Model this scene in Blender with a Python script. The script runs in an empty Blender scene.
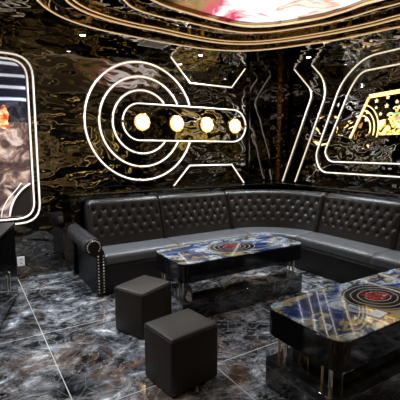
import bpy, bmesh, math, random
from mathutils import Vector, Matrix
random.seed(7)
sc = bpy.context.scene
COL = sc.collection
PI = math.pi

# ------------------------------------------------------------------ materials
def new_mat(name):
    m = bpy.data.materials.new(name); m.use_nodes = True
    nt = m.node_tree; b = nt.nodes['Principled BSDF']
    return m, nt, b
def N(nt, kind, **kw):
    n = nt.nodes.new(kind)
    for k, v in kw.items():
        if k.startswith('i_'):
            key = k[2:]
            key = int(key) if key.isdigit() else key.replace('_', ' ')
            n.inputs[key].default_value = v
        else: setattr(n, k, v)
    return n
def setp(b, col=None, rough=None, metal=None, spec=None, coat=None, coatr=None, em=None, ems=None):
    if col is not None: b.inputs['Base Color'].default_value = (*col, 1)
    if rough is not None: b.inputs['Roughness'].default_value = rough
    if metal is not None: b.inputs['Metallic'].default_value = metal
    if spec is not None: b.inputs['Specular IOR Level'].default_value = spec
    if coat is not None: b.inputs['Coat Weight'].default_value = coat
    if coatr is not None: b.inputs['Coat Roughness'].default_value = coatr
    if em is not None: b.inputs['Emission Color'].default_value = (*em, 1)
    if ems is not None: b.inputs['Emission Strength'].default_value = ems
def mapping(nt, scale=(1, 1, 1), loc=(0, 0, 0), rot=(0, 0, 0)):
    tc = N(nt, 'ShaderNodeTexCoord'); mp = N(nt, 'ShaderNodeMapping')
    mp.inputs['Scale'].default_value = scale; mp.inputs['Location'].default_value = loc
    mp.inputs['Rotation'].default_value = rot
    nt.links.new(tc.outputs['Object'], mp.inputs['Vector'])
    return mp.outputs['Vector']
def noise(nt, vec, scale, detail=3, rough=.5, dist=0):
    n = N(nt, 'ShaderNodeTexNoise'); n.inputs['Scale'].default_value = scale
    n.inputs['Detail'].default_value = detail; n.inputs['Roughness'].default_value = rough
    n.inputs['Distortion'].default_value = dist
    nt.links.new(vec, n.inputs['Vector']); return n.outputs['Fac']
def ramp(nt, fac, stops, interp='LINEAR'):
    r = N(nt, 'ShaderNodeValToRGB'); e = r.color_ramp.elements; r.color_ramp.interpolation = interp
    while len(e) < len(stops): e.new(.5)
    for q, (p, c) in zip(e, stops):
        q.position = p; q.color = (*c, 1) if isinstance(c, tuple) else (c, c, c, 1)
    nt.links.new(fac, r.inputs['Fac']); return r.outputs['Color']
def mathn(nt, op, a, b=None, c=None):
    n = N(nt, 'ShaderNodeMath', operation=op)
    for i, v in enumerate((a, b, c)):
        if v is None: continue
        if isinstance(v, (int, float)): n.inputs[i].default_value = v
        else: nt.links.new(v, n.inputs[i])
    return n.outputs[0]
def mix(nt, fac, a, b, blend='MIX'):
    n = N(nt, 'ShaderNodeMix', data_type='RGBA', blend_type=blend)
    for i, v in ((0, fac), (6, a), (7, b)):
        if isinstance(v, (int, float)): n.inputs[i].default_value = v
        elif isinstance(v, tuple): n.inputs[i].default_value = (*v, 1)
        else: nt.links.new(v, n.inputs[i])
    return n.outputs[2]
def bump(nt, b, h, strength=1, dist=.01, normal='Normal'):
    n = N(nt, 'ShaderNodeBump'); n.inputs['Strength'].default_value = strength
    n.inputs['Distance'].default_value = dist
    nt.links.new(h, n.inputs['Height']); nt.links.new(n.outputs[0], b.inputs[normal])

def plain(name, col, rough=.5, metal=0, **k):
    m, nt, b = new_mat(name); setp(b, col, rough, metal, **k); return m
def glow(name, col, s):
    m, nt, b = new_mat(name); setp(b, (.8, .8, .8), .4, 0, em=col, ems=s); return m

def mirror(name, col, scale, stretch, dist, rough=.03):
    m, nt, b = new_mat(name); setp(b, col, rough, 1)
    v = mapping(nt, stretch)
    n1 = noise(nt, v, scale, .6, .4, .7)
    n2 = noise(nt, v, scale*3.3, 0, .5, .3)
    h = mathn(nt, 'MULTIPLY_ADD', n2, .075, n1)
    bump(nt, b, h, 1, dist); return m
M = {}
M['wall'] = mirror('rippled black mirror', (.18, .174, .162), 2.7, (1, 1, 1.9), .016)
M['ceiling'] = mirror('black mirror ceiling', (.20, .165, .115), 4.5, (1, 1, 1), .014)
M['smooth'] = mirror('dark mirror', (.10, .10, .10), 3, (1, 1, 1), .004)
M['step'] = mirror('bronze mirror step', (.30, .22, .13), 9, (1, 1, 1), .01, .08)
M['colmirror'] = mirror('polished steel column', (.5, .5, .5), 5, (1, 1, 1), .003, .05)
M['ledge'] = mirror('black stone ledge', (.10, .10, .11), 4, (1, 1, 3), .010, .08)
M['tube'] = glow('warm white neon', (1, .88, .72), .95)
M['tube_amber'] = glow('amber white neon', (1, .84, .62), .7)
M['tube_cool'] = glow('white neon', (1, .90, .82), .58)
M['tube_dim'] = glow('soft neon on ceiling edge', (1, .72, .42), .42)
M['tube_gold'] = glow('golden neon', (1, .62, .16), 2.4)
M['steel'] = plain('brushed steel', (.55, .53, .5), .25, 1)
M['gold'] = plain('polished gold', (.85, .55, .18), .22, 1)
M['chrome'] = plain('chrome', (.75, .75, .75), .12, 1)
M['lampglow'] = glow('crystal lamp glow', (1, .74, .34), 11)
M['crystal'] = glow('crystal lamp facets', (1, .66, .22), 1.5)
M['downlight'] = glow('downlight glow', (.95, .97, 1), 30)
M['white'] = plain('white plastic', (.75, .74, .72), .4)
M['card'] = plain('white card', (.93, .93, .94), .45)
M['ink'] = plain('grey print', (.35, .33, .33), .5)
M['blackgloss'] = plain('black lacquer', (.006, .006, .007), .08, 0, spec=.5)
M['blackmatte'] = plain('black paint', (.012, .012, .012), .6)

def leather(name, col, rough, bs=.0012, sp=.55):
    m, nt, b = new_mat(name); setp(b, col, rough, 0, spec=sp)
    v = mapping(nt)
    vo = N(nt, 'ShaderNodeTexVoronoi'); vo.inputs['Scale'].default_value = 260
    nt.links.new(v, vo.inputs['Vector'])
    n = noise(nt, v, 9, 4, .6, .5)
    c = mix(nt, n, tuple(x*.7 for x in col), tuple(x*1.35 for x in col))
    nt.links.new(c, b.inputs['Base Color'])
    h = mathn(nt, 'MULTIPLY_ADD', n, 3, vo.outputs['Distance'])
    bump(nt, b, h, .5, bs); return m
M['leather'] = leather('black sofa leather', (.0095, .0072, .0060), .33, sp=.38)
M['lit_seat_leather'] = leather('black leather paled as lit seat', (.085, .088, .094), .30)  # cool light on the seat tops painted in as a paler leather
M['half_lit_arm_leather'] = leather('black leather paled as lit arm', (.024, .023, .024), .30)  # same leather in a mid tone, the arm's lit top painted in
M['pouf'] = leather('dark brown pouf leather', (.022, .016, .012), .46, .0008, .35)

def make_floor():
    m, nt, b = new_mat('black marble tiles'); setp(b, rough=.09, spec=.6)
    v = mapping(nt, (1, 1, 1), rot=(0, 0, .55))
    v2 = mapping(nt, (1, 1.9, 1), rot=(0, 0, .75))
    big = noise(nt, v, 1.7, 4, .6, .8)
    streak = noise(nt, v2, 1.8, 12, .74, 1.1)
    fine = noise(nt, v, 6, 12, .72, .9)
    base = ramp(nt, streak, [(.34, (.012, .012, .014)), (.45, (.040, .042, .048)), (.53, (.10, .105, .115)), (.59, (.25, .255, .265)), (.67, (.60, .58, .55))])
    dark = ramp(nt, fine, [(.40, .12), (.50, .75), (.58, 1.7)])
    c = mix(nt, 1, base, dark, 'MULTIPLY')
    reg = ramp(nt, big, [(.38, .45), (.58, 2.0)])
    c = mix(nt, 1, c, reg, 'MULTIPLY')
    rust = noise(nt, v, 2.3, 6, .6, 1)
    rf = ramp(nt, rust, [(.52, 0.0), (.62, .6)])
    c = mix(nt, rf, c, (.14, .075, .045))
    # thin veins
    w = noise(nt, v2, 1.9, 5, .6, 2.2)
    w2 = mathn(nt, 'ABSOLUTE', mathn(nt, 'SUBTRACT', w, .5))
    vf = ramp(nt, w2, [(0.0, .75), (.012, 0.0)])
    c = mix(nt, vf, c, (.42, .40, .37))
    vo = N(nt, 'ShaderNodeTexVoronoi', feature='DISTANCE_TO_EDGE'); vo.inputs['Scale'].default_value = 3.3
    nt.links.new(v, vo.inputs['Vector'])
    vf2 = ramp(nt, vo.outputs['Distance'], [(0.0, .4), (.010, 0.0)])
    c = mix(nt, vf2, c, (.38, .36, .34))
    # grout
    tc = N(nt, 'ShaderNodeTexCoord'); sp = N(nt, 'ShaderNodeSeparateXYZ')
    nt.links.new(tc.outputs['Object'], sp.inputs[0])
    def line(o, off, per):
        f = mathn(nt, 'FRACT', mathn(nt, 'DIVIDE', mathn(nt, 'SUBTRACT', o, off), per))
        d = mathn(nt, 'MULTIPLY', mathn(nt, 'MINIMUM', f, mathn(nt, 'SUBTRACT', 1.0, f)), per)
        return mathn(nt, 'LESS_THAN', d, .0032)
    g = mathn(nt, 'MAXIMUM', line(sp.outputs[0], .5, 1.0), line(sp.outputs[1], 2.21, 1.195))
    c = mix(nt, g, c, (.50, .48, .45))
    nt.links.new(c, b.inputs['Base Color'])
    r = mathn(nt, 'MULTIPLY_ADD', g, .4, mathn(nt, 'MULTIPLY_ADD', fine, .08, .06))
    nt.links.new(r, b.inputs['Roughness'])
    bump(nt, b, mathn(nt, 'MULTIPLY', g, -1), .5, .002)
    return m
M['floor'] = make_floor()

def marble_black():
    m, nt, b = new_mat('polished black marble'); setp(b, rough=.06, spec=.8, coat=.6, coatr=.03)
    v = mapping(nt, (1, 1, 1.4), rot=(.3, .2, .5))
    s = noise(nt, v, 3.2, 8, .62, 1.8)
    c = ramp(nt, s, [(.40, (.010, .010, .012)), (.54, (.025, .025, .026)), (.62, (.06, .06, .06)), (.72, (.25, .24, .22))])
    nt.links.new(c, b.inputs['Base Color']); return m
M['base'] = marble_black()

def art_top():
    # marbled resin top: local coordinates, table centre = origin
    m, nt, b = new_mat('marbled blue and gold table top'); setp(b, rough=.12, spec=.6, coat=1, coatr=.02)
    tc = N(nt, 'ShaderNodeTexCoord'); o = tc.outputs['Object']
    mp = mapping(nt, (1, 1.5, 1), rot=(0, 0, .35))
    w = noise(nt, mp, 1.5, 4, .5, 2.2)
    blue = ramp(nt, w, [(.34, (.008, .012, .05)), (.41, (.015, .035, .15)), (.47, (.06, .13, .34)), (.51, (.40, .52, .64)), (.545, (.70, .76, .78)), (.57, (.10, .18, .36)), (.60, (.50, .60, .66)), (.66, (.03, .05, .16))])
    w2 = noise(nt, mp, 1.9, 4, .5, 2.8)
    gf = ramp(nt, w2, [(.535, 0.0), (.56, 1.0), (.62, 1.0), (.64, 0.0)])
    c = mix(nt, gf, blue, (.42, .34, .15))
    w3 = noise(nt, mp, 3.0, 5, .55, 2.0)
    kf = ramp(nt, w3, [(.55, 0.0), (.60, .9)])
    c = mix(nt, kf, c, (.012, .012, .02))
    # concentric rings in the middle
    sp = N(nt, 'ShaderNodeSeparateXYZ'); nt.links.new(o, sp.inputs[0])
    r = mathn(nt, 'SQRT', mathn(nt, 'ADD', mathn(nt, 'POWER', mathn(nt, 'ABSOLUTE', mathn(nt, 'MULTIPLY', sp.outputs[0], .78)), 2.0),
                                mathn(nt, 'POWER', mathn(nt, 'ABSOLUTE', sp.outputs[1]), 2.0)))
    rr = mathn(nt, 'MULTIPLY_ADD', noise(nt, o, 6, 2), .03, r)
    wave = mathn(nt, 'SINE', mathn(nt, 'MULTIPLY', rr, 150.0))
    rings = ramp(nt, wave, [(.78, (.006, .006, .008)), (.92, (.42, .45, .48))])
    inside = mathn(nt, 'LESS_THAN', rr, .235)
    c = mix(nt, inside, c, rings)
    red = mathn(nt, 'LESS_THAN', mathn(nt, 'ADD', r, mathn(nt, 'MULTIPLY', noise(nt, mp, 13, 3, .6, .8), .24)), .19)
    c = mix(nt, red, c, ramp(nt, noise(nt, mp, 22, 3), [(.45, (.50, .015, .03)), (.56, (.16, .01, .015)), (.66, (.6, .45, .42))]))
    nt.links.new(c, b.inputs['Base Color'])
    return m
M['art'] = art_top()

def picture_mat():
    m, nt, b = new_mat('glossy abstract print'); setp(b, rough=.12, coat=.6, coatr=.03)
    tc = N(nt, 'ShaderNodeTexCoord'); sp = N(nt, 'ShaderNodeSeparateXYZ'); nt.links.new(tc.outputs['Object'], sp.inputs[0])
    z = sp.outputs[2]
    v = mapping(nt, (1, 1, 1.3), rot=(0, .3, 0))
    n = noise(nt, v, 4.5, 7, .6, 1.1)
    low = ramp(nt, n, [(.38, (.035, .020, .022)), (.50, (.10, .06, .052)), (.58, (.28, .18, .15)), (.65, (.58, .45, .38)), (.74, (.20, .12, .10))])
    zz = mathn(nt, 'MULTIPLY_ADD', noise(nt, v, 2, 2), .05, z)
    st = mathn(nt, 'SINE', mathn(nt, 'MULTIPLY', zz, 46.0))
    stripes = ramp(nt, st, [(.35, (.012, .014, .03)), (.62, (.10, .12, .22)), (.85, (.62, .66, .78)), (1.0, (.75, .78, .85))])
    up = mathn(nt, 'GREATER_THAN', zz, 2.19)
    c = mix(nt, up, low, stripes)
    mid = mathn(nt, 'MULTIPLY', mathn(nt, 'GREATER_THAN', zz, 1.95), mathn(nt, 'LESS_THAN', zz, 2.19))
    c = mix(nt, mid, c, ramp(nt, n, [(.45, (.012, .012, .018)), (.62, (.09, .08, .10))]))
    # red and orange figure at the left
    dx = mathn(nt, 'SUBTRACT', sp.outputs[0], .44); dz = mathn(nt, 'SUBTRACT', z, 1.98)
    rr = mathn(nt, 'SQRT', mathn(nt, 'ADD', mathn(nt, 'MULTIPLY', dx, dx), mathn(nt, 'MULTIPLY', mathn(nt, 'MULTIPLY', dz, dz), .35)))
    fg = mathn(nt, 'LESS_THAN', mathn(nt, 'MULTIPLY_ADD', noise(nt, v, 14, 3), .16, rr), .155)
    c = mix(nt, fg, c, ramp(nt, noise(nt, v, 12, 3), [(.40, (.55, .05, .03)), (.50, (.85, .30, .06)), (.60, (.9, .75, .6))]))
    nt.links.new(c, b.inputs['Base Color'])
    # print also emits its own colours
    nt.links.new(c, b.inputs['Emission Color']); b.inputs['Emission Strength'].default_value = .55
    return m
M['picture'] = picture_mat()

def screen_mat():
    m, nt, b = new_mat('ceiling LED screen image'); setp(b, (.02, .02, .02), .3)
    v = mapping(nt, (1, 1, 1), rot=(0, 0, .5))
    tc = N(nt, 'ShaderNodeTexCoord'); sp = N(nt, 'ShaderNodeSeparateXYZ'); nt.links.new(tc.outputs['Object'], sp.inputs[0])
    n = noise(nt, v, 1.5, 4, .55, 1.4)
    dx = mathn(nt, 'SUBTRACT', sp.outputs[0], 3.35); dy = mathn(nt, 'SUBTRACT', sp.outputs[1], 2.95)
    rad = mathn(nt, 'SQRT', mathn(nt, 'ADD', mathn(nt, 'MULTIPLY', dx, dx), mathn(nt, 'MULTIPLY', dy, dy)))
    g = mathn(nt, 'MULTIPLY_ADD', mathn(nt, 'SUBTRACT', n, .5), .9, mathn(nt, 'MULTIPLY_ADD', rad, -.50, .96))
    c = ramp(nt, g, [(0.0, (.012, .008, .004)), (.24, (.04, .022, .009)), (.36, (.30, .17, .05)), (.48, (.62, .04, .14)), (.55, (1.0, .55, .55)), (.62, (1.7, 1.6, 1.6)), (.82, (1.9, 1.75, 1.7)), (.90, (.6, .32, .22)), (.96, (.9, .75, .65))])
    nt.links.new(c, b.inputs['Emission Color']); b.inputs['Emission Strength'].default_value = 1.05
    return m
M['screen'] = screen_mat()

def sign_mat():
    m, nt, b = new_mat('gold glitter sign face'); setp(b, (.10, .06, .02), .12, 1)
    v = mapping(nt)
    n = noise(nt, v, 9, 4, .6, 1.5)
    c = ramp(nt, n, [(.43, (.0, .0, .0)), (.49, (.45, .26, .02)), (.55, (1.0, .66, .14)), (.63, (1, .9, .5))])
    nt.links.new(c, b.inputs['Emission Color']); b.inputs['Emission Strength'].default_value = 2.2
    bump(nt, b, n, 1, .02)
    return m
M['sign'] = sign_mat()
M['star'] = glow('yellow star light', (1, .80, .30), 1.25)
M['red'] = glow('red light', (1, .10, .05), 1.0)
M['green'] = glow('green light', (.2, .8, .15), .7)
def added_tv_mat():  # picture for the added screen that the mirrors reflect
    m, nt, b = new_mat('television picture'); setp(b, (.02, .02, .02), .2)
    n = noise(nt, mapping(nt), 1.6, 4, .6, 1)
    c = ramp(nt, n, [(.45, (.01, .01, .02)), (.54, (.6, .35, .08)), (.62, (1, .85, .5)), (.68, (.8, .1, .2))])
    nt.links.new(c, b.inputs['Emission Color']); b.inputs['Emission Strength'].default_value = .45
    return m
M['added_tv'] = added_tv_mat()

# ------------------------------------------------------------------ object helpers
def obj(name, bm, mat, parent=None, smooth=False, loc=None, bevel=0, seg=2):
    me = bpy.data.meshes.new(name)
    bmesh.ops.recalc_face_normals(bm, faces=bm.faces[:])
    bm.to_mesh(me); bm.free()
    me.materials.append(M[mat] if isinstance(mat, str) else mat)
    if smooth:
        for p in me.polygons: p.use_smooth = True
    o = bpy.data.objects.new(name, me); COL.objects.link(o)
    if loc: o.location = loc
    if parent: o.parent = parent
    if bevel:
        b = o.modifiers.new('bevel', 'BEVEL'); b.width = bevel; b.segments = seg; b.limit_method = 'ANGLE'
        for p in me.polygons: p.use_smooth = True
        b.harden_normals = False
        w = o.modifiers.new('wn', 'WEIGHTED_NORMAL')
    return o
def thing(name, label, cat, loc=(0, 0, 0), rz=0, group=None):
    o = bpy.data.objects.new(name, None); COL.objects.link(o)
    o.location = loc; o.rotation_euler = (0, 0, rz); o.empty_display_size = .1
    o['label'] = label; o['category'] = cat
    if group: o['group'] = group
    return o
def tag(o, label, cat, group=None):
    o['label'] = label; o['category'] = cat
    if group: o['group'] = group
    return o
def struct(o):
    o['kind'] = 'structure'; return o
def box(bm, x0, x1, y0, y1, z0, z1):
    r = bmesh.ops.create_cube(bm, size=1)
    bmesh.ops.scale(bm, vec=(x1-x0, y1-y0, z1-z0), verts=r['verts'])
    bmesh.ops.translate(bm, vec=((x0+x1)/2, (y0+y1)/2, (z0+z1)/2), verts=r['verts'])
    return bm
def cyl(bm, p0, p1, r, n=16, r2=None):
    p0 = Vector(p0); p1 = Vector(p1); d = p1-p0
    mt = Matrix.Translation((p0+p1)/2) @ d.to_track_quat('Z', 'Y').to_matrix().to_4x4()
    bmesh.ops.create_cone(bm, cap_ends=True, segments=n, radius1=r, radius2=r if r2 is None else r2, depth=d.length, matrix=mt)
    return bm
def tube(bm, pts, r, n=8, closed=False, flat=None):
    """sweep a circle (or flat=(w,h) rectangle, with up vector) along points"""
    pts = [Vector(p) for p in pts]; L = len(pts); rings = []
    for i, p in enumerate(pts):
        a = pts[(i-1) % L] if (closed or i > 0) else p
        b = pts[(i+1) % L] if (closed or i < L-1) else p
        t = (b-a).normalized()
        d1 = (p-a).normalized() if (p-a).length > 1e-9 else t
        mit = 1/max(.5, t.dot(d1))
        if flat:
            w, h, up = flat; up = Vector(up)
            side = t.cross(up).normalized()
            ring = [bm.verts.new(p+side*w/2*sx*mit+up*h*sz) for sx, sz in ((-1, 0), (1, 0), (1, 1), (-1, 1))]
        else:
            ref = Vector((0, 0, 1)) if abs(t.z) < .9 else Vector((0, 1, 0))
            if tube.ref is not None: ref = tube.ref
            u = t.cross(ref).normalized(); v = u.cross(t).normalized()
            ring = [bm.verts.new(p+u*math.cos(2*PI*k/n)*r*mit+v*math.sin(2*PI*k/n)*r) for k in range(n)]
        rings.append(ring)
    m = len(rings[0])
    for i in range(L if closed else L-1):
        A, B = rings[i], rings[(i+1) % L]
        for k in range(m):
            bm.faces.new((A[k], A[(k+1) % m], B[(k+1) % m], B[k]))
    if not closed:
        bm.faces.new(rings[0][::-1]); bm.faces.new(rings[-1])
    return bm
tube.ref = None
def rnd(pts, r, seg=6, closed=False):
    """round the corners of a polyline"""
    pts = [Vector(p) for p in pts]; out = []; L = len(pts)
    for i, p in enumerate(pts):
        if not closed and i in (0, L-1): out.append(p); continue
        a = pts[(i-1) % L]-p; b = pts[(i+1) % L]-p
        k = min(r, a.length*.45, b.length*.45)
        p0 = p+a.normalized()*k; p1 = p+b.normalized()*k
        for s in range(seg+1):
            t = s/seg; out.append(p0*(1-t)**2+p*2*t*(1-t)+p1*t*t)
    return out
def prism(bm, outline, z0, z1):
    lo = [bm.verts.new((x, y, z0)) for x, y in outline]; hi = [bm.verts.new((x, y, z1)) for x, y in outline]
    n = len(outline)
    for i in range(n): bm.faces.new((lo[i], lo[(i+1) % n], hi[(i+1) % n], hi[i]))
    bm.faces.new(lo[::-1]); bm.faces.new(hi); return bm
def rrect(x0, x1, y0, y1, r, n=8):
    o = []
    for cx, cy, a0 in ((x1-r, y1-r, 0), (x0+r, y1-r, 90), (x0+r, y0+r, 180), (x1-r, y0+r, 270)):
        for k in range(n+1):
            a = math.radians(a0+90*k/n); o.append((cx+r*math.cos(a), cy+r*math.sin(a)))
    return o

# ------------------------------------------------------------------ room shell
WX0, WX1, WY0, WY1, HC = -1.7, 4.85, -1.7, 5.10, 2.95
struct(obj('floor', box(bmesh.new(), WX0-.1, WX1+.1, WY0-.1, WY1+.1, -.05, 0), 'floor'))
struct(obj('wall_back', box(bmesh.new(), WX0-.1, WX1+.1, WY1, WY1+.1, 0, 3.4), 'wall'))
struct(obj('wall_right', box(bmesh.new(), WX1, WX1+.1, WY0, WY1, 0, 3.4), 'wall'))
struct(obj('wall_left', box(bmesh.new(), WX0-.1, WX0, WY0, WY1, 0, 3.4), 'wall'))
struct(obj('wall_front', box(bmesh.new(), WX0-.1, WX1+.1, WY0-.1, WY0, 0, 3.4), 'wall'))
# mirrored pier on the back wall by the corner
struct(obj('trim_1', box(bmesh.new(), 4.13, 4.60, 5.05, WY1, 1.03, HC), 'smooth', bevel=.004))
# ledge behind the sofa
bm = bmesh.new(); prism(bm, [(1.12, WY1), (1.12, 4.84), (4.59, 4.84), (4.59, WY0), (WX1, WY0), (WX1, WY1)], 0, 1.035)
struct(obj('trim_2', bm, 'ledge', bevel=.006))
bm = bmesh.new(); tube(bm, [(1.12, 4.838, 1.038), (4.588, 4.838, 1.038), (4.588, WY0+.05, 1.038)], 0, flat=(.012, .006, (0, 0, 1)))
struct(obj('trim_3', bm, 'steel'))
bm = bmesh.new(); box(bm, 4.845, 4.85, 5.06, 5.098, 1.04, HC); box(bm, 4.80, 4.848, 5.093, 5.098, 1.04, HC)
struct(obj('trim_4', bm, mirror('gold mosaic corner strip', (.42, .30, .18), 14, (1, 1, 1), .02, .12)))

# ceiling: tray of stepped rings that rise towards an LED screen
CX, CY = 2.4, 2.0
L1 = [(.71, 3.87), (.94, 4.15), (1.17, 4.29), (1.41, 4.37), (1.83, 4.42), (2.42, 4.45), (3.0, 4.40), (3.36, 4.24), (3.57, 4.02), (3.79, 3.65), (3.96, 3.31), (4.08, 2.89), (4.16, 2.54)]
L2 = [(.93, 3.80), (1.15, 4.02), (1.45, 4.14), (1.74, 4.19), (2.07, 4.20), (2.5, 4.24), (2.95, 4.22), (3.27, 4.09), (3.49, 3.87), (3.70, 3.53), (3.87, 3.14), (3.97, 2.79), (4.02, 2.41)]
L4 = [(1.40, 3.60), (1.60, 3.80), (1.92, 3.88), (2.29, 3.88), (2.72, 3.89), (3.05, 3.84), (3.28, 3.67), (3.48, 3.36), (3.62, 3.05), (3.68, 2.73), (3.70, 2.47)]
L5 = [(1.50, 3.42), (1.80, 3.62), (2.19, 3.70), (2.61, 3.74), (2.98, 3.72), (3.19, 3.58), (3.38, 3.31), (3.50, 3.04), (3.54, 2.78), (3.55, 2.5)]
def loop(pts, d, n=144):
    rest = [(4.20-d, 1.4), (4.1-d, .3+d*.7), (3.6-d*.7, -.25+d*.8), (2.4, -.45+d), (1.2+d*.7, -.25+d*.8), (.62+d, .4+d*.6), (.5+d, 1.5), (.5+d, 2.7)]
    P = sorted((math.atan2(y-CY, x-CX), math.hypot(x-CX, y-CY)) for x, y in pts+rest)
    out = []
    m = len(P)
    for i in range(n):
        a = -PI+2*PI*i/n
        j = 0
        while j < m and P[j][0] <= a: j += 1
        def g(q):
            k = q % m; t, r = P[k]; return t+2*PI*((q-k)//m), r
        (t0, r0), (t1, r1), (t2, r2), (t3, r3) = g(j-2), g(j-1), g(j), g(j+1)
        u = (a-t1)/(t2-t1)
        m1 = (r2-r0)/(t2-t0)*(t2-t1); m2 = (r3-r1)/(t3-t1)*(t2-t1)
        r = (2*u**3-3*u*u+1)*r1+(u**3-2*u*u+u)*m1+(-2*u**3+3*u*u)*r2+(u**3-u*u)*m2
        out.append((CX+r*math.cos(a), CY+r*math.sin(a)))
    return out
def shrink(lp, d):
    return [(x-(x-CX)/math.hypot(x-CX, y-CY)*d, y-(y-CY)/math.hypot(x-CX, y-CY)*d) for x, y in lp]
def rectloop(n=144):
    out = []
    for i in range(n):
        a = -PI+2*PI*i/n; c, s = math.cos(a), math.sin(a)
        k = min(((WX1+.1-CX) if c > 0 else (CX-WX0+.1))/max(abs(c), 1e-6), ((WY1+.1-CY) if s > 0 else (CY-WY0+.1))/max(abs(s), 1e-6))
        out.append((CX+c*k, CY+s*k))
    return out
A1, A2, A4, A5 = loop(L1, 0), loop(L2, .2), loop(L4, .55), loop(L5, .75)
A3 = shrink(A2, .05)
def annulus(bm, lo, li, z0, z1, solid=.0):
    a = [bm.verts.new((x, y, z0)) for x, y in lo]; b = [bm.verts.new((x, y, z1)) for x, y in li]
    n = len(a)
    for i in range(n): bm.faces.new((a[i], b[i], b[(i+1) % n], a[(i+1) % n]))
bm = bmesh.new(); R0 = rectloop()
annulus(bm, R0, A1, HC, HC); annulus(bm, A1, A1, HC, 3.4); annulus(bm, R0, R0, HC, 3.4); annulus(bm, R0, A1, 3.4, 3.4)
struct(obj('ceiling', bm, 'ceiling'))
def tier(lo, li, z, name, mat):
    bm = bmesh.new()
    annulus(bm, lo, li, z, z); annulus(bm, li, li, z, 3.4); annulus(bm, lo, lo, z, 3.4); annulus(bm, lo, li, 3.4, 3.4)
    return struct(obj(name, bm, mat))
tier(shrink(A1, .001), A2, 2.99, 'trim_5', 'ceiling')
tier(shrink(A2, .001), A3, 3.01, 'trim_6', 'step')
tier(shrink(A3, .001), A4, 3.04, 'trim_7', 'ceiling')
tier(shrink(A4, .001), A5, 3.07, 'trim_8', 'ceiling')
bm = bmesh.new(); prism(bm, shrink(A5, .012), 3.10, 3.16)
tag(obj('ceiling_screen', bm, 'screen'), 'large bright ceiling screen showing white, magenta and gold swirls', 'screen')
def ring_light(lp, z, lab, r=.006):
    t = thing('ceiling_neon_ring', lab, 'neon light', (0, 0, 0), 0, None)
    pts = [(x, y, z) for x, y in lp]
    bm = bmesh.new(); tube(bm, pts, 0, closed=True, flat=(.026, .008, (0, 0, 1))); obj('channel', bm, 'gold', t)
    bm = bmesh.new(); tube(bm, [(x, y, z-.004) for x, y in lp], r, 8, closed=True); obj('tube', bm, 'tube_dim', t, smooth=True)
ring_light(shrink(A1, -.020), HC-.010, 'outermost and lowest glowing neon ring edging the black ceiling tray')
ring_light(shrink(A2, -.020), 2.98, 'second glowing neon ring inward from the walls, close beside the third')
ring_light(shrink(A3, -.020), 3.00, 'third glowing neon ring inward, paired closely with the second ring', .005)
ring_light(shrink(A4, -.020), 3.03, 'fourth glowing neon ring, last one before the screen border')
ring_light(shrink(A5, -.020), 3.06, 'innermost glowing neon ring bordering the bright ceiling screen', .009)

# ceiling vent
t = thing('ceiling_vent', 'pale rectangular slatted air vent in black ceiling above the neon circles', 'vent', (2.20, 4.60, HC-.001))
bm = bmesh.new()
for a in ((-.18, .18, -.16, -.14), (-.18, .18, .14, .16), (-.18, -.16, -.14, .14), (.16, .18, -.14, .14)): box(bm, a[0], a[1], a[2], a[3], -.012, 0)
obj('frame', bm, 'white', t)
for k in range(9):
    bm = bmesh.new(); box(bm, -.158, .158, -.006, .006, -.002, .002); bmesh.ops.rotate(bm, cent=(0, 0, 0), matrix=Matrix.Rotation(.5, 3, 'X'), verts=bm.verts[:])
    o = obj('slat', bm, 'white', t); o.location = (0, -.124+k*.031, -.007)
obj('backing', box(bmesh.new(), -.16, .16, -.14, .14, -.0015, 0), plain('vent backing', (.25, .24, .22), .6), t)

# downlights; the later rows are unseen ones added to brighten floor and seats
for x, y, lab in ((1.32, 4.73, 'small bright round ceiling downlight above the neon circles near back wall, left one'),
                  (3.01, 4.80, 'small bright round ceiling downlight above the upper trapezoid neon on back wall'),
                  (4.42, 4.07, 'small bright round ceiling downlight above the chevron neons on right wall'),
                  (.05, 3.3, 'unseen round ceiling downlight added over the marble floor by the cabinet'),
                  (-.35, 4.5, 'unseen round ceiling downlight added by the back wall above the framed picture'),
                  (4.52, 1.9, 'unseen round ceiling downlight added over the right end of the sofa'),
                  (4.52, .2, 'unseen round ceiling downlight added by the right wall near the television'),
                  ):
    t = thing('ceiling_downlight', lab, 'downlight', (x, y, HC), 0)
    bm = bmesh.new(); tube(bm, [(.036*math.cos(2*PI*k/24), .036*math.sin(2*PI*k/24), -.004) for k in range(24)], .006, 6, closed=True)
    obj('bezel', bm, 'chrome', t, smooth=True)
    bm = bmesh.new(); cyl(bm, (0, 0, -.006), (0, 0, 0), .030, 20); obj('lens', bm, 'downlight', t)
    l = bpy.data.lights.new('downlight_beam', 'SPOT'); l.energy = 190 if y > 3.5 else 170; l.spot_size = 2.1; l.spot_blend = .8; l.shadow_soft_size = .04; l.color = (.85, .92, 1)
    lo = bpy.data.objects.new('downlight_beam', l); COL.objects.link(lo); lo.location = (0, 0, -.02); lo.parent = t

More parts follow.
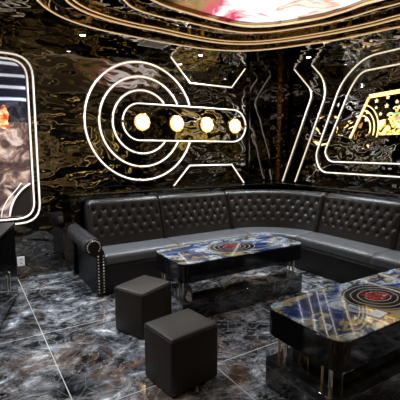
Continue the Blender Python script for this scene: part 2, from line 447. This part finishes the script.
# ------------------------------------------------------------------ neon on the walls
def neon(label, pts, wall, mat='tube', r=.011, closed=False, group=None, clips=(), w=.036):
    """pts are (a, z) on the wall; a = x on the back wall, y on the right wall"""
    if wall == 'back': f = lambda a, z, d: (a, WY1-d, z); up = (0, -1, 0)
    elif wall == 'right': f = lambda a, z, d: (WX1-d, a, z); up = (-1, 0, 0)
    elif wall == 'front': f = lambda a, z, d: (a, WY0+d, z); up = (0, 1, 0)
    else: f = lambda a, z, d: (WX0+d, a, z); up = (1, 0, 0)
    t = thing('neon_light', label, 'neon light', (0, 0, 0), 0, group)
    bm = bmesh.new(); tube(bm, [f(a, z, .001) for a, z in pts], 0, closed=closed, flat=(w, .010, up)); obj('channel', bm, 'steel', t)
    tube.ref = Vector(up)
    bm = bmesh.new(); tube(bm, [f(a, z, .011+r) for a, z in pts], r, 8, closed=closed); obj('tube', bm, mat, t, smooth=True)
    tube.ref = None
    for i in clips:
        a, z = pts[i]; c = f(a, z, 0.015)
        bm = bmesh.new(); box(bm, -.024, .024, -.012, .014, -.020, .020)
        o = obj('clip', bm, 'gold', t, bevel=.004); o.location = c
    return t
def R2(pts, r=.1, closed=False): return [(p[0], p[1]) for p in rnd([(a, z, 0) for a, z in pts], r, 6, closed)]

def arc(cx, cz, r, a0, a1, n=48):
    return [(cx+r*math.cos(math.radians(a0+(a1-a0)*k/n)), cz+r*math.sin(math.radians(a0+(a1-a0)*k/n))) for k in range(n+1)]
PZ0, PZ1 = 1.735, 2.250
for r, nm in ((.82, 'largest outer'), (.625, 'middle'), (.44, 'smallest inner')):
    up0 = math.degrees(math.asin((PZ1+.02-1.99)/r)); dn0 = math.degrees(math.asin((1.99-PZ0+.02)/r))
    pts = arc(2.22, 1.99, r, up0, 360-dn0, 72)
    neon(nm + ' of three concentric white neon circles on black back wall', pts, 'back', clips=(36-2, 55), r=.009, w=.042)
pill = arc(2.18, 1.9925, .2575, 90, 270, 20)+arc(3.82, 1.9925, .2575, -90, 90, 20)
neon('long pill shaped white neon outline around the four round lamps', pill, 'back', closed=True, clips=(10, 31), r=.008, w=.03)
neon('upper trapezoid white neon hanging from ceiling line on back wall', [(2.68, 2.94), (3.0, 2.60), (3.78, 2.60), (4.05, 2.92)], 'back', r=.008, w=.03)
neon('lower trapezoid white neon standing on the ledge behind the sofa', [(2.71, 1.06), (2.99, 1.36), (3.80, 1.36), (4.06, 1.05)], 'back', r=.008, w=.03)
PX0 = -1.35
neon('outer white neon border around the tall framed picture', R2([(.80, 2.715), (.80, .70), (PX0, .70), (PX0, 2.715)], .24, True), 'back', 'tube_cool', closed=True, r=.009, w=.034)
neon('inner white neon border around the tall framed picture', R2([(.735, 2.655), (.735, .76), (PX0+.065, .76), (PX0+.065, 2.655)], .20, True), 'back', 'tube_cool', closed=True, r=.009, w=.034)
bm = bmesh.new(); prism(bm, rrect(PX0+.09, .712, .785, 2.63, .17), 0, .012)
for v in bm.verts: v.co = Vector((v.co.x, WY1-.001-v.co.z, v.co.y))
t = thing('wall_picture', 'tall glossy wall picture with brown swirls, blue stripes and red figure', 'picture')
obj('print', bm, 'picture', t)
# plain dark lower corner of the picture with its curved neon edge
bm = bmesh.new()
o1 = arc(.95, .70, .62, 110, 172, 20)
A_ = [(a, z) for a, z in [(.70, 1.19), (.61, 1.13), (.52, 1.02), (.47, .90), (.45, .80)]]
cor = R2(A_, .06)+[(.60, .80), (.66, .83), (.70, .90)]
prism(bm, cor, 0, .006)
for v in bm.verts: v.co = Vector((v.co.x, WY1-.014-v.co.z, v.co.y))
obj('dark_corner', bm, plain('dark brown print corner', (.03, .024, .022), .25), t)
bm = bmesh.new(); tube.ref = Vector((0, -1, 0)); tube(bm, [(a, WY1-.026, z) for a, z in R2(A_, .06)], .010); obj('inner_arc_light', bm, 'tube_cool', t, smooth=True)
bm = bmesh.new(); tube(bm, [(a, WY1-.026, z) for a, z in R2([(.60, 1.20), (.54, 1.12), (.44, 1.01), (.38, .90), (.36, .80)], .06)], .005); obj('outer_arc_light', bm, 'tube_cool', t, smooth=True)
tube.ref = None

# four round crystal lamps inside the pill
def crystal_lamp():
    t = thing('wall_lamp', '', 'wall lamp', (0, 0, 0), 0, None)
    bm = bmesh.new(); cyl(bm, (0, 0, 0), (0, -.02, 0), .125, 40); obj('backplate', bm, 'gold', t, bevel=.004)
    bm = bmesh.new()
    tube.ref = Vector((0, 1, 0)); tube(bm, [(.118*math.cos(2*PI*k/32), -.022, .118*math.sin(2*PI*k/32)) for k in range(32)], .008, 8, closed=True); tube.ref = None
    obj('rim', bm, 'gold', t, smooth=True)
    bm = bmesh.new(); bmesh.ops.create_uvsphere(bm, u_segments=24, v_segments=12, radius=.088)
    bmesh.ops.scale(bm, vec=(1, .38, 1), verts=bm.verts); bmesh.ops.translate(bm, vec=(0, -.022, 0), verts=bm.verts)
    obj('bulb_cluster', bm, 'lampglow', t, smooth=True)
    for k in range(10):
        a = 2*PI*k/10; bm = bmesh.new(); bmesh.ops.create_icosphere(bm, subdivisions=1, radius=.021)
        o = obj('crystal', bm, 'crystal', t); o.location = (.094*math.cos(a), -.036, .094*math.sin(a))
    for k in range(6):
        a = 2*PI*k/6; bm = bmesh.new(); bmesh.ops.create_icosphere(bm, subdivisions=1, radius=.017)
        o = obj('crystal', bm, 'crystal', t); o.location = (.05*math.cos(a), -.054, .05*math.sin(a))
    return t
def copy_tree(o, parent=None):
    c = o.copy(); COL.objects.link(c)
    if parent: c.parent = parent
    for ch in list(o.children): copy_tree(ch, c)
    return c
lamp = crystal_lamp()
for i, (x, lab) in enumerate(((2.21, 'glowing round crystal wall lamp at the centre of the neon circles'),
                              (2.765, 'glowing round crystal wall lamp, second from left in the neon pill'),
                              (3.30, 'glowing round crystal wall lamp, third from left in the neon pill'),
                              (3.85, 'glowing round crystal wall lamp at the right end of the neon pill'))):
    o = lamp if i == 0 else copy_tree(lamp)
    o.location = (x, WY1-.001, 1.99); o['label'] = lab; o['group'] = 'round lamps in the neon pill'

# right wall neon
neon('left chevron neon on right wall, nearest the room corner', R2([(4.76, 2.94), (4.40, 2.58), (4.36, 2.46), (4.96, 1.05)], .10), 'right', 'tube_amber', r=.008, w=.03)
neon('second chevron neon on right wall, beside the framed neon', R2([(4.38, 2.94), (4.14, 2.70), (4.08, 2.44), (4.66, 1.06)], .12), 'right', 'tube_amber', r=.008, w=.03)
neon('outer slanted neon frame on right wall around the star sign', R2([(-.4, 2.89), (3.44, 2.88), (3.80, 2.60), (4.24, 1.50), (4.12, 1.25), (-.4, 1.25)], .20), 'right', 'tube_amber', r=.008, w=.03)
neon('inner slanted neon frame on right wall around the star sign', R2([(-.4, 2.69), (3.48, 2.69), (3.64, 2.49), (4.06, 1.56), (3.96, 1.42), (-.4, 1.42)], .16), 'right', 'tube_amber', r=.008, w=.03)

# star sign
def wallR(bm, off):
    for v in bm.verts: v.co = Vector((WX1-off-v.co.z, v.co.x, v.co.y))
    return bm
t = thing('star_sign', 'gold lit slanted sign with stars and curls on black right wall', 'sign')
bm = bmesh.new(); prism(bm, [(1.2, 1.75), (3.60, 1.75), (3.32, 2.34), (1.2, 2.42)], 0, .015); obj('backing', wallR(bm, .001), mirror('sign mirror', (.06, .045, .03), 5, (1, 1, 1), .01), t)
bm = bmesh.new(); tube(bm, [(WX1-.016, 1.2, 2.41), (WX1-.016, 3.31, 2.33)], 0, flat=(.045, .03, (-1, 0, 0))); obj('top_bar', bm, 'tube_gold', t)
bm = bmesh.new(); tube(bm, [(WX1-.016, 3.32, 2.32), (WX1-.016, 3.59, 1.77)], 0, flat=(.022, .03, (-1, 0, 0))); obj('side_bar', bm, glow('dim gold edge', (1, .62, .16), .8), t)
for k, r in enumerate((.14, .20, .26)):  # glowing arcs stand in for the mirrored neon circles of the back wall
    bm = bmesh.new(); tube.ref = Vector((1, 0, 0))
    tube(bm, [(WX1-.025, 3.42+-r*math.sin(math.radians(a)), 1.90+r*1.25*math.cos(math.radians(a))) for a in range(5, 116, 6)], .008); tube.ref = None
    obj('arc_reflection', bm, glow('gold arc reflection', (1, .7, .2), 1.3), t, smooth=True)
def star(y, z, s, mat='star'):
    bm = bmesh.new(); o = []
    for k in range(10):
        a = PI/2+k*PI/5; r = s if k % 2 == 0 else s*.45; o.append((y+r*math.cos(a), z+r*math.sin(a)))
    prism(bm, o, 0, .010); obj('star', wallR(bm, .017), mat, t)
for y, z, s in ((3.21, 2.26, .030), (3.05, 2.29, .028), (3.06, 2.18, .032), (3.21, 2.17, .022), (3.14, 2.08, .024), (2.92, 2.22, .026), (3.34, 2.12, .026), (3.35, 2.02, .030), (2.75, 2.27, .03), (2.6, 2.2, .03)): star(y, z, s)
bm = bmesh.new(); prism(bm, [(1.3, 1.80), (3.16, 1.80), (3.17, 1.99), (2.98, 2.02), (2.93, 2.10), (2.88, 2.20), (1.3, 2.24)], 0, .008); obj('glitter_panel', wallR(bm, .017), 'sign', t)
bm = bmesh.new(); prism(bm, rrect(2.55, 2.93, 1.99, 2.03, .015), 0, .008); obj('red_stripe', wallR(bm, .026), 'red', t)
bm = bmesh.new(); prism(bm, rrect(2.60, 2.86, 1.86, 1.89, .012), 0, .008); obj('red_stripe', wallR(bm, .026), 'red', t)
bm = bmesh.new(); prism(bm, rrect(2.80, 3.02, 2.055, 2.08, .01), 0, .008); obj('green_stripe', wallR(bm, .026), 'green', t)
for y, z, rr in ((3.10, 1.95, .035), (2.99, 2.05, .05), (3.02, 1.88, .04), (2.88, 1.95, .045), (2.92, 2.13, .04), (2.78, 2.10, .05)):
    bm = bmesh.new(); tube.ref = Vector((1, 0, 0))
    tube(bm, [(WX1-.03, y+(rr-.0022*k)*math.cos(k*.5), z+(rr-.0022*k)*.8*math.sin(k*.5)) for k in range(14)], .007, 6); tube.ref = None
    obj('curl', bm, 'star', t, smooth=True)

# décor on the walls behind the camera is invented, added only to give the mirrors reflections
added_tv = thing('added_television', 'large added wall TV, there for mirror reflections, on the wall facing the sofa', 'added_television')
obj('bezel', box(bmesh.new(), 1.2, 3.2, WY0+.001, WY0+.05, 1.0, 2.15), 'blackmatte', added_tv)
obj('display', box(bmesh.new(), 1.23, 3.17, WY0+.05, WY0+.055, 1.03, 2.12), 'added_tv', added_tv)
neon('golden neon rectangle added for mirror reflections around the television', R2([(1.0, .8), (3.4, .8), (3.4, 2.35), (1.0, 2.35)], .3, True), 'front', 'tube_gold', closed=True, r=.02)
neon('golden zigzag neon added for mirror reflections on the wall facing the sofa, left part', [(-1.4, 1.0), (-.9, 2.4), (-.4, 1.0), (.1, 2.4), (.6, 1.0)], 'front', 'tube_gold', r=.025)
neon('golden zigzag neon added for mirror reflections on the wall facing the sofa, right part', [(3.7, 1.2), (4.1, 2.5), (4.5, 1.2)], 'front', 'tube_gold', r=.025)
neon('large golden neon circle added for mirror reflections on the left wall', arc(2.2, 1.8, .7, 0, 356, 60), 'left', 'tube_gold', closed=True, r=.025)
neon('small golden neon circle added for mirror reflections on the left wall', arc(2.2, 1.8, .4, 0, 356, 60), 'left', 'tube_gold', closed=True, r=.025)
neon('golden neon bars added for mirror reflections on the left wall', [(.9, .8), (.5, 2.6), (.1, .8), (-.3, 2.6)], 'left', 'tube_gold', r=.025)

# ------------------------------------------------------------------ corner sofa
sofa = thing('corner_sofa', 'long black tufted leather corner sofa with rolled studded arm along two walls', 'sofa', (1.2, 4.0, 0))
SO = Vector((1.2, 4.0, 0))
S1 = 3.33-1.255; RB = .87; S2 = S1+RB*PI/2; YEND = 1.25; S3 = S2+(3.55-YEND)
def path(s, n):
    if s <= S1: return Vector((1.255+s, 4.42+n, 0))
    if s <= S2:
        a = PI/2-(s-S1)/RB; r = RB+n
        return Vector((3.33+r*math.cos(a), 3.55+r*math.sin(a), 0))
    return Vector((4.20+n, 3.55-(s-S2), 0))
seams = [0, .965, S1, S2-.06, S2+1.08, S3]
ds, dv = .128, .098
# backrest front profile (n, z) by arc length v
prof = [(0.0, .42), (.155, .90)]
PV = math.hypot(.155, .48)
def tuft(s, v, s0, s1):
    e = min(s-s0, s1-s); 
    if v < .10: fade = 0
    else: fade = min(1, (v-.10)/.10)
    a = (s-s0-.5*ds)/ds; b = (v-.465)/dv
    # staggered lattice
    best = 9
    for j in (math.floor(b), math.floor(b)+1):
        if j < -3 or j > 0: continue
        off = .5 if j % 2 else 0
        i = round(a-off); sx = (i+off-a)*ds; sv = (j-b)*dv
        sp = s0+.5*ds+(i+off)*ds
        if sp < s0+.04 or sp > s1-.04: continue
        best = min(best, math.hypot(sx, sv))
    dim = math.exp(-(best/.022)**2)
    u1 = a+b*.5; u2 = a-b*.5
    prod = (abs(math.sin(PI*u1))*abs(math.sin(PI*u2)))**.5
    h = .012+fade*(.005*prod-.018*dim)
    edge = 1-math.exp(-(max(e, 0)/.02)**2)
    return h*edge-(1-edge)*.012
btn_bm = []
def button_spots(s0, s1):
    for j in range(-3, 1):
        off = .5 if j % 2 else 0
        i = 0
        while True:
            sp = s0+.5*ds+(i+off)*ds
            if sp > s1-.04: break
            if sp >= s0+.04: yield sp, .465+j*dv
            i += 1
def backpoint(s, v, h):
    # front face then rounded top
    nx, nz = -.48/PV, .155/PV
    n = .155*v/PV; z = .42+.48*v/PV
    return n+nx*h, z+nz*h
cam_pos = Vector((0, 0, 1.6))
buttons = []
for k in range(5):
    s0, s1 = seams[k]+.002, seams[k+1]-.002
    ns = max(8, int((s1-s0)/.0125)); bm = bmesh.new(); rows = []
    nv = 38
    vs = [PV*1.0*q/nv for q in range(nv+1)]
    for q in range(ns+1):
        s = s0+(s1-s0)*q/ns; row = []
        for v in vs:
            h = tuft(s, v, s0, s1); n, z = backpoint(s, v, h)
            p = path(s, n); row.append((p.x, p.y, z))
        e = min(s-s0, s1-s); ed = 1-math.exp(-(e/.02)**2); hh = .012*ed-.012*(1-ed)
        for a in range(15, 181, 15):      # rounded roll at the top
            c = (.235, .895); r = .085+hh
            ang = math.radians(180-12-a*.93)
            n = c[0]+r*math.cos(ang); z = c[1]+r*math.sin(ang)
            p = path(s, n); row.append((p.x, p.y, z))
        for n, z in ((.33, .80), (.33, .40), (.30, .12)):
            p = path(s, n); row.append((p.x, p.y, z))
        for n, z in ((.05, .12),):
            p = path(s, n); row.append((p.x, p.y, z))
        rows.append([bm.verts.new(Vector(c)-SO) for c in row])
    m = len(rows[0])
    for q in range(ns):
        for w in range(m): bm.faces.new((rows[q][w], rows[q+1][w], rows[q+1][(w+1) % m], rows[q][(w+1) % m]))
    bm.faces.new(rows[0]); bm.faces.new(rows[-1][::-1])
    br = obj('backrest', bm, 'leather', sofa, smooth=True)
    for s, v in button_spots(s0, s1):
        n, z = backpoint(s, v, -.001); p = path(s, n); p.z = z
        nrm = (path(s, -1)-path(s, 0)).normalized()
        buttons.append((p, nrm, br))
    # seat cushion
    seatp = [(-.42, .335), (-.43, .36), (-.432, .40), (-.425, .432), (-.40, .448), (-.30, .455), (-.1, .452), (.10, .440), (.10, .335)]
    bm = bmesh.new(); rows = []
    ns = 24
    for q in range(ns+1):
        s = s0+(s1-s0)*q/ns; e = min(q, ns-q)
        row = []
        for n, z in seatp:
            zz = z-(.010 if e == 0 and z > .4 else 0)
            p = path(s, n); row.append(Vector((p.x, p.y, zz))-SO)
        rows.append([bm.verts.new(c) for c in row])
    m = len(seatp)
    for q in range(ns):
        for w in range(m): bm.faces.new((rows[q][w], rows[q+1][w], rows[q+1][(w+1) % m], rows[q][(w+1) % m]))
    bm.faces.new(rows[0]); bm.faces.new(rows[-1][::-1])
    obj('seat_cushion', bm, 'lit_seat_leather', sofa, smooth=True)
    bm = bmesh.new(); rows = []
    for q in range(ns+1):
        s = s0+(s1-s0)*q/ns
        rows.append([bm.verts.new(Vector((path(s, n).x, path(s, n).y, z))-SO) for n, z in ((-.41, .0), (-.425, .02), (-.425, .30), (-.41, .334), (.045, .334), (.045, 0))])
    for q in range(ns):
        for w in range(6): bm.faces.new((rows[q][w], rows[q+1][w], rows[q+1][(w+1) % 6], rows[q][(w+1) % 6]))
    bm.faces.new(rows[0]); bm.faces.new(rows[-1][::-1])
    obj('seat_base', bm, 'leather', sofa)
buttons.sort(key=lambda t: (t[0]-cam_pos).length if t[0].y > 2.3 else 99)
bme = None; rest = bmesh.new()
for i, (p, nrm, br) in enumerate(buttons):
    mt = Matrix.Translation(p-SO) @ nrm.to_track_quat('Z', 'Y').to_matrix().to_4x4() @ Matrix.Diagonal((1, 1, .5, 1))
    if i < 100:
        if bme is None:
            b = bmesh.new(); bmesh.ops.create_uvsphere(b, u_segments=10, v_segments=6, radius=.010)
            o = obj('button', b, 'leather', br, smooth=True); bme = o.data
        else:
            o = bpy.data.objects.new('button', bme); COL.objects.link(o); o.parent = br
        o.matrix_local = mt
    else:
        bmesh.ops.create_uvsphere(rest, u_segments=8, v_segments=5, radius=.010, matrix=mt)
o = obj('button', rest, 'leather', sofa, smooth=True); o['kind'] = 'stuff'

# rolled arm: runs front to back, outer roll to the left, tufted top
ax, az, ar = 1.137, .565, .094
bm = bmesh.new(); prof = []
prof += [(1.165, .015), (1.165, .44)]
for a in range(0, 256, 12):
    ang = math.radians(235-a); prof.append((ax+ar*math.cos(ang), az+ar*math.sin(ang)))
prof += [(1.250, .50), (1.250, .015)]
rows = []
NY = 60; Y0, Y1 = 3.975, 4.78
def armz(y): return .03*max(0, (y-4.0)/.8)
for q in range(NY+1):
    y = Y0+(Y1-Y0)*q/NY; row = []
    for x, z in prof:
        d = Vector((x-ax, z-az)); 
        if z > .45 and d.length > 1e-4:
            ang = math.degrees(math.atan2(d.y, d.x)); best = 9
            for k in range(6):
                for jj, aa in enumerate((40, 88, 136)):
                    yb = 4.08+.118*k+(.059 if jj == 1 else 0)
                    best = min(best, math.hypot(y-yb, math.radians(ang-aa)*ar))
            h = -.016*math.exp(-(best/.02)**2)
            if q == 0: h -= .006
            x += d.x/d.length*h; z += d.y/d.length*h
        row.append(bm.verts.new(Vector((x, y, z+(armz(y) if z > .4 else 0)))-SO))
    rows.append(row)
m = len(prof)
for q in range(NY):
    for w in range(m): bm.faces.new((rows[q][w], rows[q+1][w], rows[q+1][(w+1) % m], rows[q][(w+1) % m]))
bm.faces.new(rows[0]); bm.faces.new(rows[-1][::-1])
arm = obj('arm', bm, 'half_lit_arm_leather', sofa, smooth=True)
bm = bmesh.new()
out = [(x, z) for x, z in prof]
lo = [bm.verts.new(Vector((x, Y0-.012, z))-SO) for x, z in out]; hi = [bm.verts.new(Vector((x, Y0, z))-SO) for x, z in out]
for i in range(m): bm.faces.new((lo[i], lo[(i+1) % m], hi[(i+1) % m], hi[i]))
bm.faces.new(lo); bm.faces.new(hi[::-1])
fr = obj('front_panel', bm, 'leather', arm, bevel=.004)
b = bmesh.new(); bmesh.ops.create_uvsphere(b, u_segments=10, v_segments=6, radius=.0085)
st = [(1.180, .05+.034*k) for k in range(13)]+[(1.236, .05+.034*k) for k in range(13)]
for a in range(-40, 236, 20): st.append((ax+.070*math.cos(math.radians(a)), az+.070*math.sin(math.radians(a))))
me = None
for x, z in st:
    if me is None:
        o = obj('stud', b, plain('brass stud', (.85, .76, .62), .3, 1), arm, smooth=True); me = o.data
    else:
        o = bpy.data.objects.new('stud', me); COL.objects.link(o); o.parent = arm
    o.location = Vector((x, Y0-.013, z))-SO

# ------------------------------------------------------------------ ottomans
def ottoman(x, y, rz, h, lab, w, dd):
    t = thing('ottoman', lab, 'ottoman', (x, y, 0), rz, 'leather cube ottomans')
    bm = bmesh.new(); k = w/2; kd = dd/2
    n = 12
    # padded cube: subdivide and puff
    bmesh.ops.create_cube(bm, size=1)
    bmesh.ops.subdivide_edges(bm, edges=bm.edges[:], cuts=11, use_grid_fill=True)
    for v in bm.verts:
        x0, y0, z0 = v.co*2
        p = .012
        px = (1-y0*y0)*(1-z0*z0)*p; py = (1-x0*x0)*(1-z0*z0)*p*.7; pz = (1-x0*x0)*(1-y0*y0)*p
        v.co = Vector((x0*k*.985+(px if x0 > .99 else -px if x0 < -.99 else 0), y0*kd*.985+(py if y0 > .99 else -py if y0 < -.99 else 0), .006+(z0*.5+.5)*(h-.006)+(pz if z0 > .99 else 0)))
    o = obj('cover', bm, 'pouf', t, bevel=.016, seg=3)
    # seam piping round the top
    bm = bmesh.new(); pts = [(a, c, h-.018) for a, c in rrect(-k, k, -kd, kd, .02, 4)]
    tube(bm, pts, .0035, 6, closed=True); obj('piping', bm, 'pouf', o, smooth=True)
    for sx in (-1, 1):
        for sy in (-1, 1):
            bm = bmesh.new(); cyl(bm, (sx*(k-.05), sy*(kd-.05), 0), (sx*(k-.05), sy*(kd-.05), .02), .02, 12); obj('foot', bm, 'blackmatte', t)
ottoman(1.222, 2.205, math.radians(8), .405, 'nearest black leather cube ottoman on the marble floor', .405, .345)
ottoman(1.31, 3.055, math.radians(24), .41, 'black leather cube ottoman farther back, beside the farther coffee table', .40, .345)

# ------------------------------------------------------------------ coffee tables
def coffee_table():
    t = thing('coffee_table', '', 'coffee table', (0, 0, 0))
    X, Y, H = .785, .305, .57
    bm = bmesh.new(); prism(bm, rrect(-X, X, -Y, Y, .085), .385, H-.008); obj('tabletop_slab', bm, 'blackgloss', t, bevel=.006)
    bm = bmesh.new(); prism(bm, rrect(-X+.004, X-.004, -Y+.004, Y-.004, .082), H-.008, H); o = obj('printed_top', bm, 'art', t, bevel=.002)
    bm = bmesh.new(); box(bm, -X+.16, X-.16, -Y+.10, Y-.10, .205, .386); obj('column', bm, 'colmirror', t, bevel=.003)
    bm = bmesh.new(); box(bm, -X+.01, X-.01, -Y+.01, Y-.01, .012, .205); obj('plinth', bm, 'base', t, bevel=.004)
    bm = bmesh.new(); box(bm, -X+.03, X-.03, -Y+.03, Y-.03, 0, .013); obj('kickboard', bm, 'blackmatte', t)
    for sx in (-1, 1):
        for y, r, mt in ((-.20, .014, 'chrome'), (-.14, .008, 'gold'), (.16, .014, 'chrome'), (.22, .008, 'gold')):
            bm = bmesh.new(); cyl(bm, (sx*(X-.06), y, .204), (sx*(X-.06), y, .386), r, 16)
            obj('post', bm, mt, t, smooth=False)
    return t
ct = coffee_table(); ct.location = (2.405, 3.20, 0)
ct['label'] = 'glossy marbled coffee table farther back, directly in front of the sofa'
c2 = copy_tree(ct); c2.location = (2.44, 1.525, 0)
c2['label'] = 'glossy marbled coffee table nearest the camera with the white card on it'
for c in (ct, c2): c['group'] = 'marbled coffee tables'

t = thing('paper_card', 'small white card lying on the nearer marbled coffee table', 'card', (2.165, 1.345, .5705), .12)
obj('sheet', box(bmesh.new(), -.058, .058, -.038, .038, 0, .004), 'card', t)
obj('print_line', box(bmesh.new(), -.02, .02, -.003, -.0005, .004, .0045), 'ink', t)

# ------------------------------------------------------------------ cabinet at the left, switch plate
t = thing('side_cabinet', 'black lacquered cabinet with chrome pull handle at the left edge', 'cabinet', (.43, 4.42, 0), math.radians(-16.5))
# local: front face x = 0, runs toward -y, depth toward -x
obj('body', box(bmesh.new(), -.52, -.02, -1.9, 0, .06, .81), 'blackgloss', t, bevel=.004)
obj('top', box(bmesh.new(), -.54, .01, -1.91, .01, .811, .835), plain('dark grey worktop', (.012, .012, .013), .35), t, bevel=.003)
obj('plinth', box(bmesh.new(), -.5, -.03, -1.88, -.02, 0, .06), 'blackmatte', t)
for k in range(3):
    y1 = -.01-k*.63
    d = obj('door', box(bmesh.new(), -.02, 0, y1-.62, y1, .07, .80), 'blackgloss', t, bevel=.003)
    bm = bmesh.new(); hy = y1-.57 if k != 1 else y1-.05
    rnd_pts = rnd([(0, hy, .30), (.045, hy, .30), (.045, hy, .47), (0, hy, .47)], .012)
    tube(bm, rnd_pts, .007, 8); obj('handle', bm, 'chrome', d, smooth=True)

t = thing('switch_plate', 'white socket plate low on the back wall beside the black cabinet', 'socket', (.545, WY1-.001, .22))
obj('plate', box(bmesh.new(), -.043, .043, -.008, 0, -.06, .06), 'white', t, bevel=.003)
for k in (-1, 1): obj('socket_hole', box(bmesh.new(), -.010, .010, -.0095, -.008, k*.022-.004, k*.022+.004), 'blackmatte', t)

# ------------------------------------------------------------------ camera, world, look
cam = bpy.data.cameras.new('camera'); co = bpy.data.objects.new('camera', cam); COL.objects.link(co)
cam.sensor_width = 36; cam.lens = 36*380/400; cam.clip_start = .05
co.location = (0, 0, 1.6); co.rotation_euler = (math.radians(90-7.5), 0, math.radians(-32))
sc.camera = co
w = bpy.data.worlds.new('world'); sc.world = w; w.use_nodes = True
w.node_tree.nodes['Background'].inputs[0].default_value = (.02, .02, .022, 1)
sc.view_settings.view_transform = 'Standard'; sc.view_settings.look = 'None'
sc.view_settings.gamma = 1; sc.view_settings.exposure = .35; sc.view_settings.use_curve_mapping = False
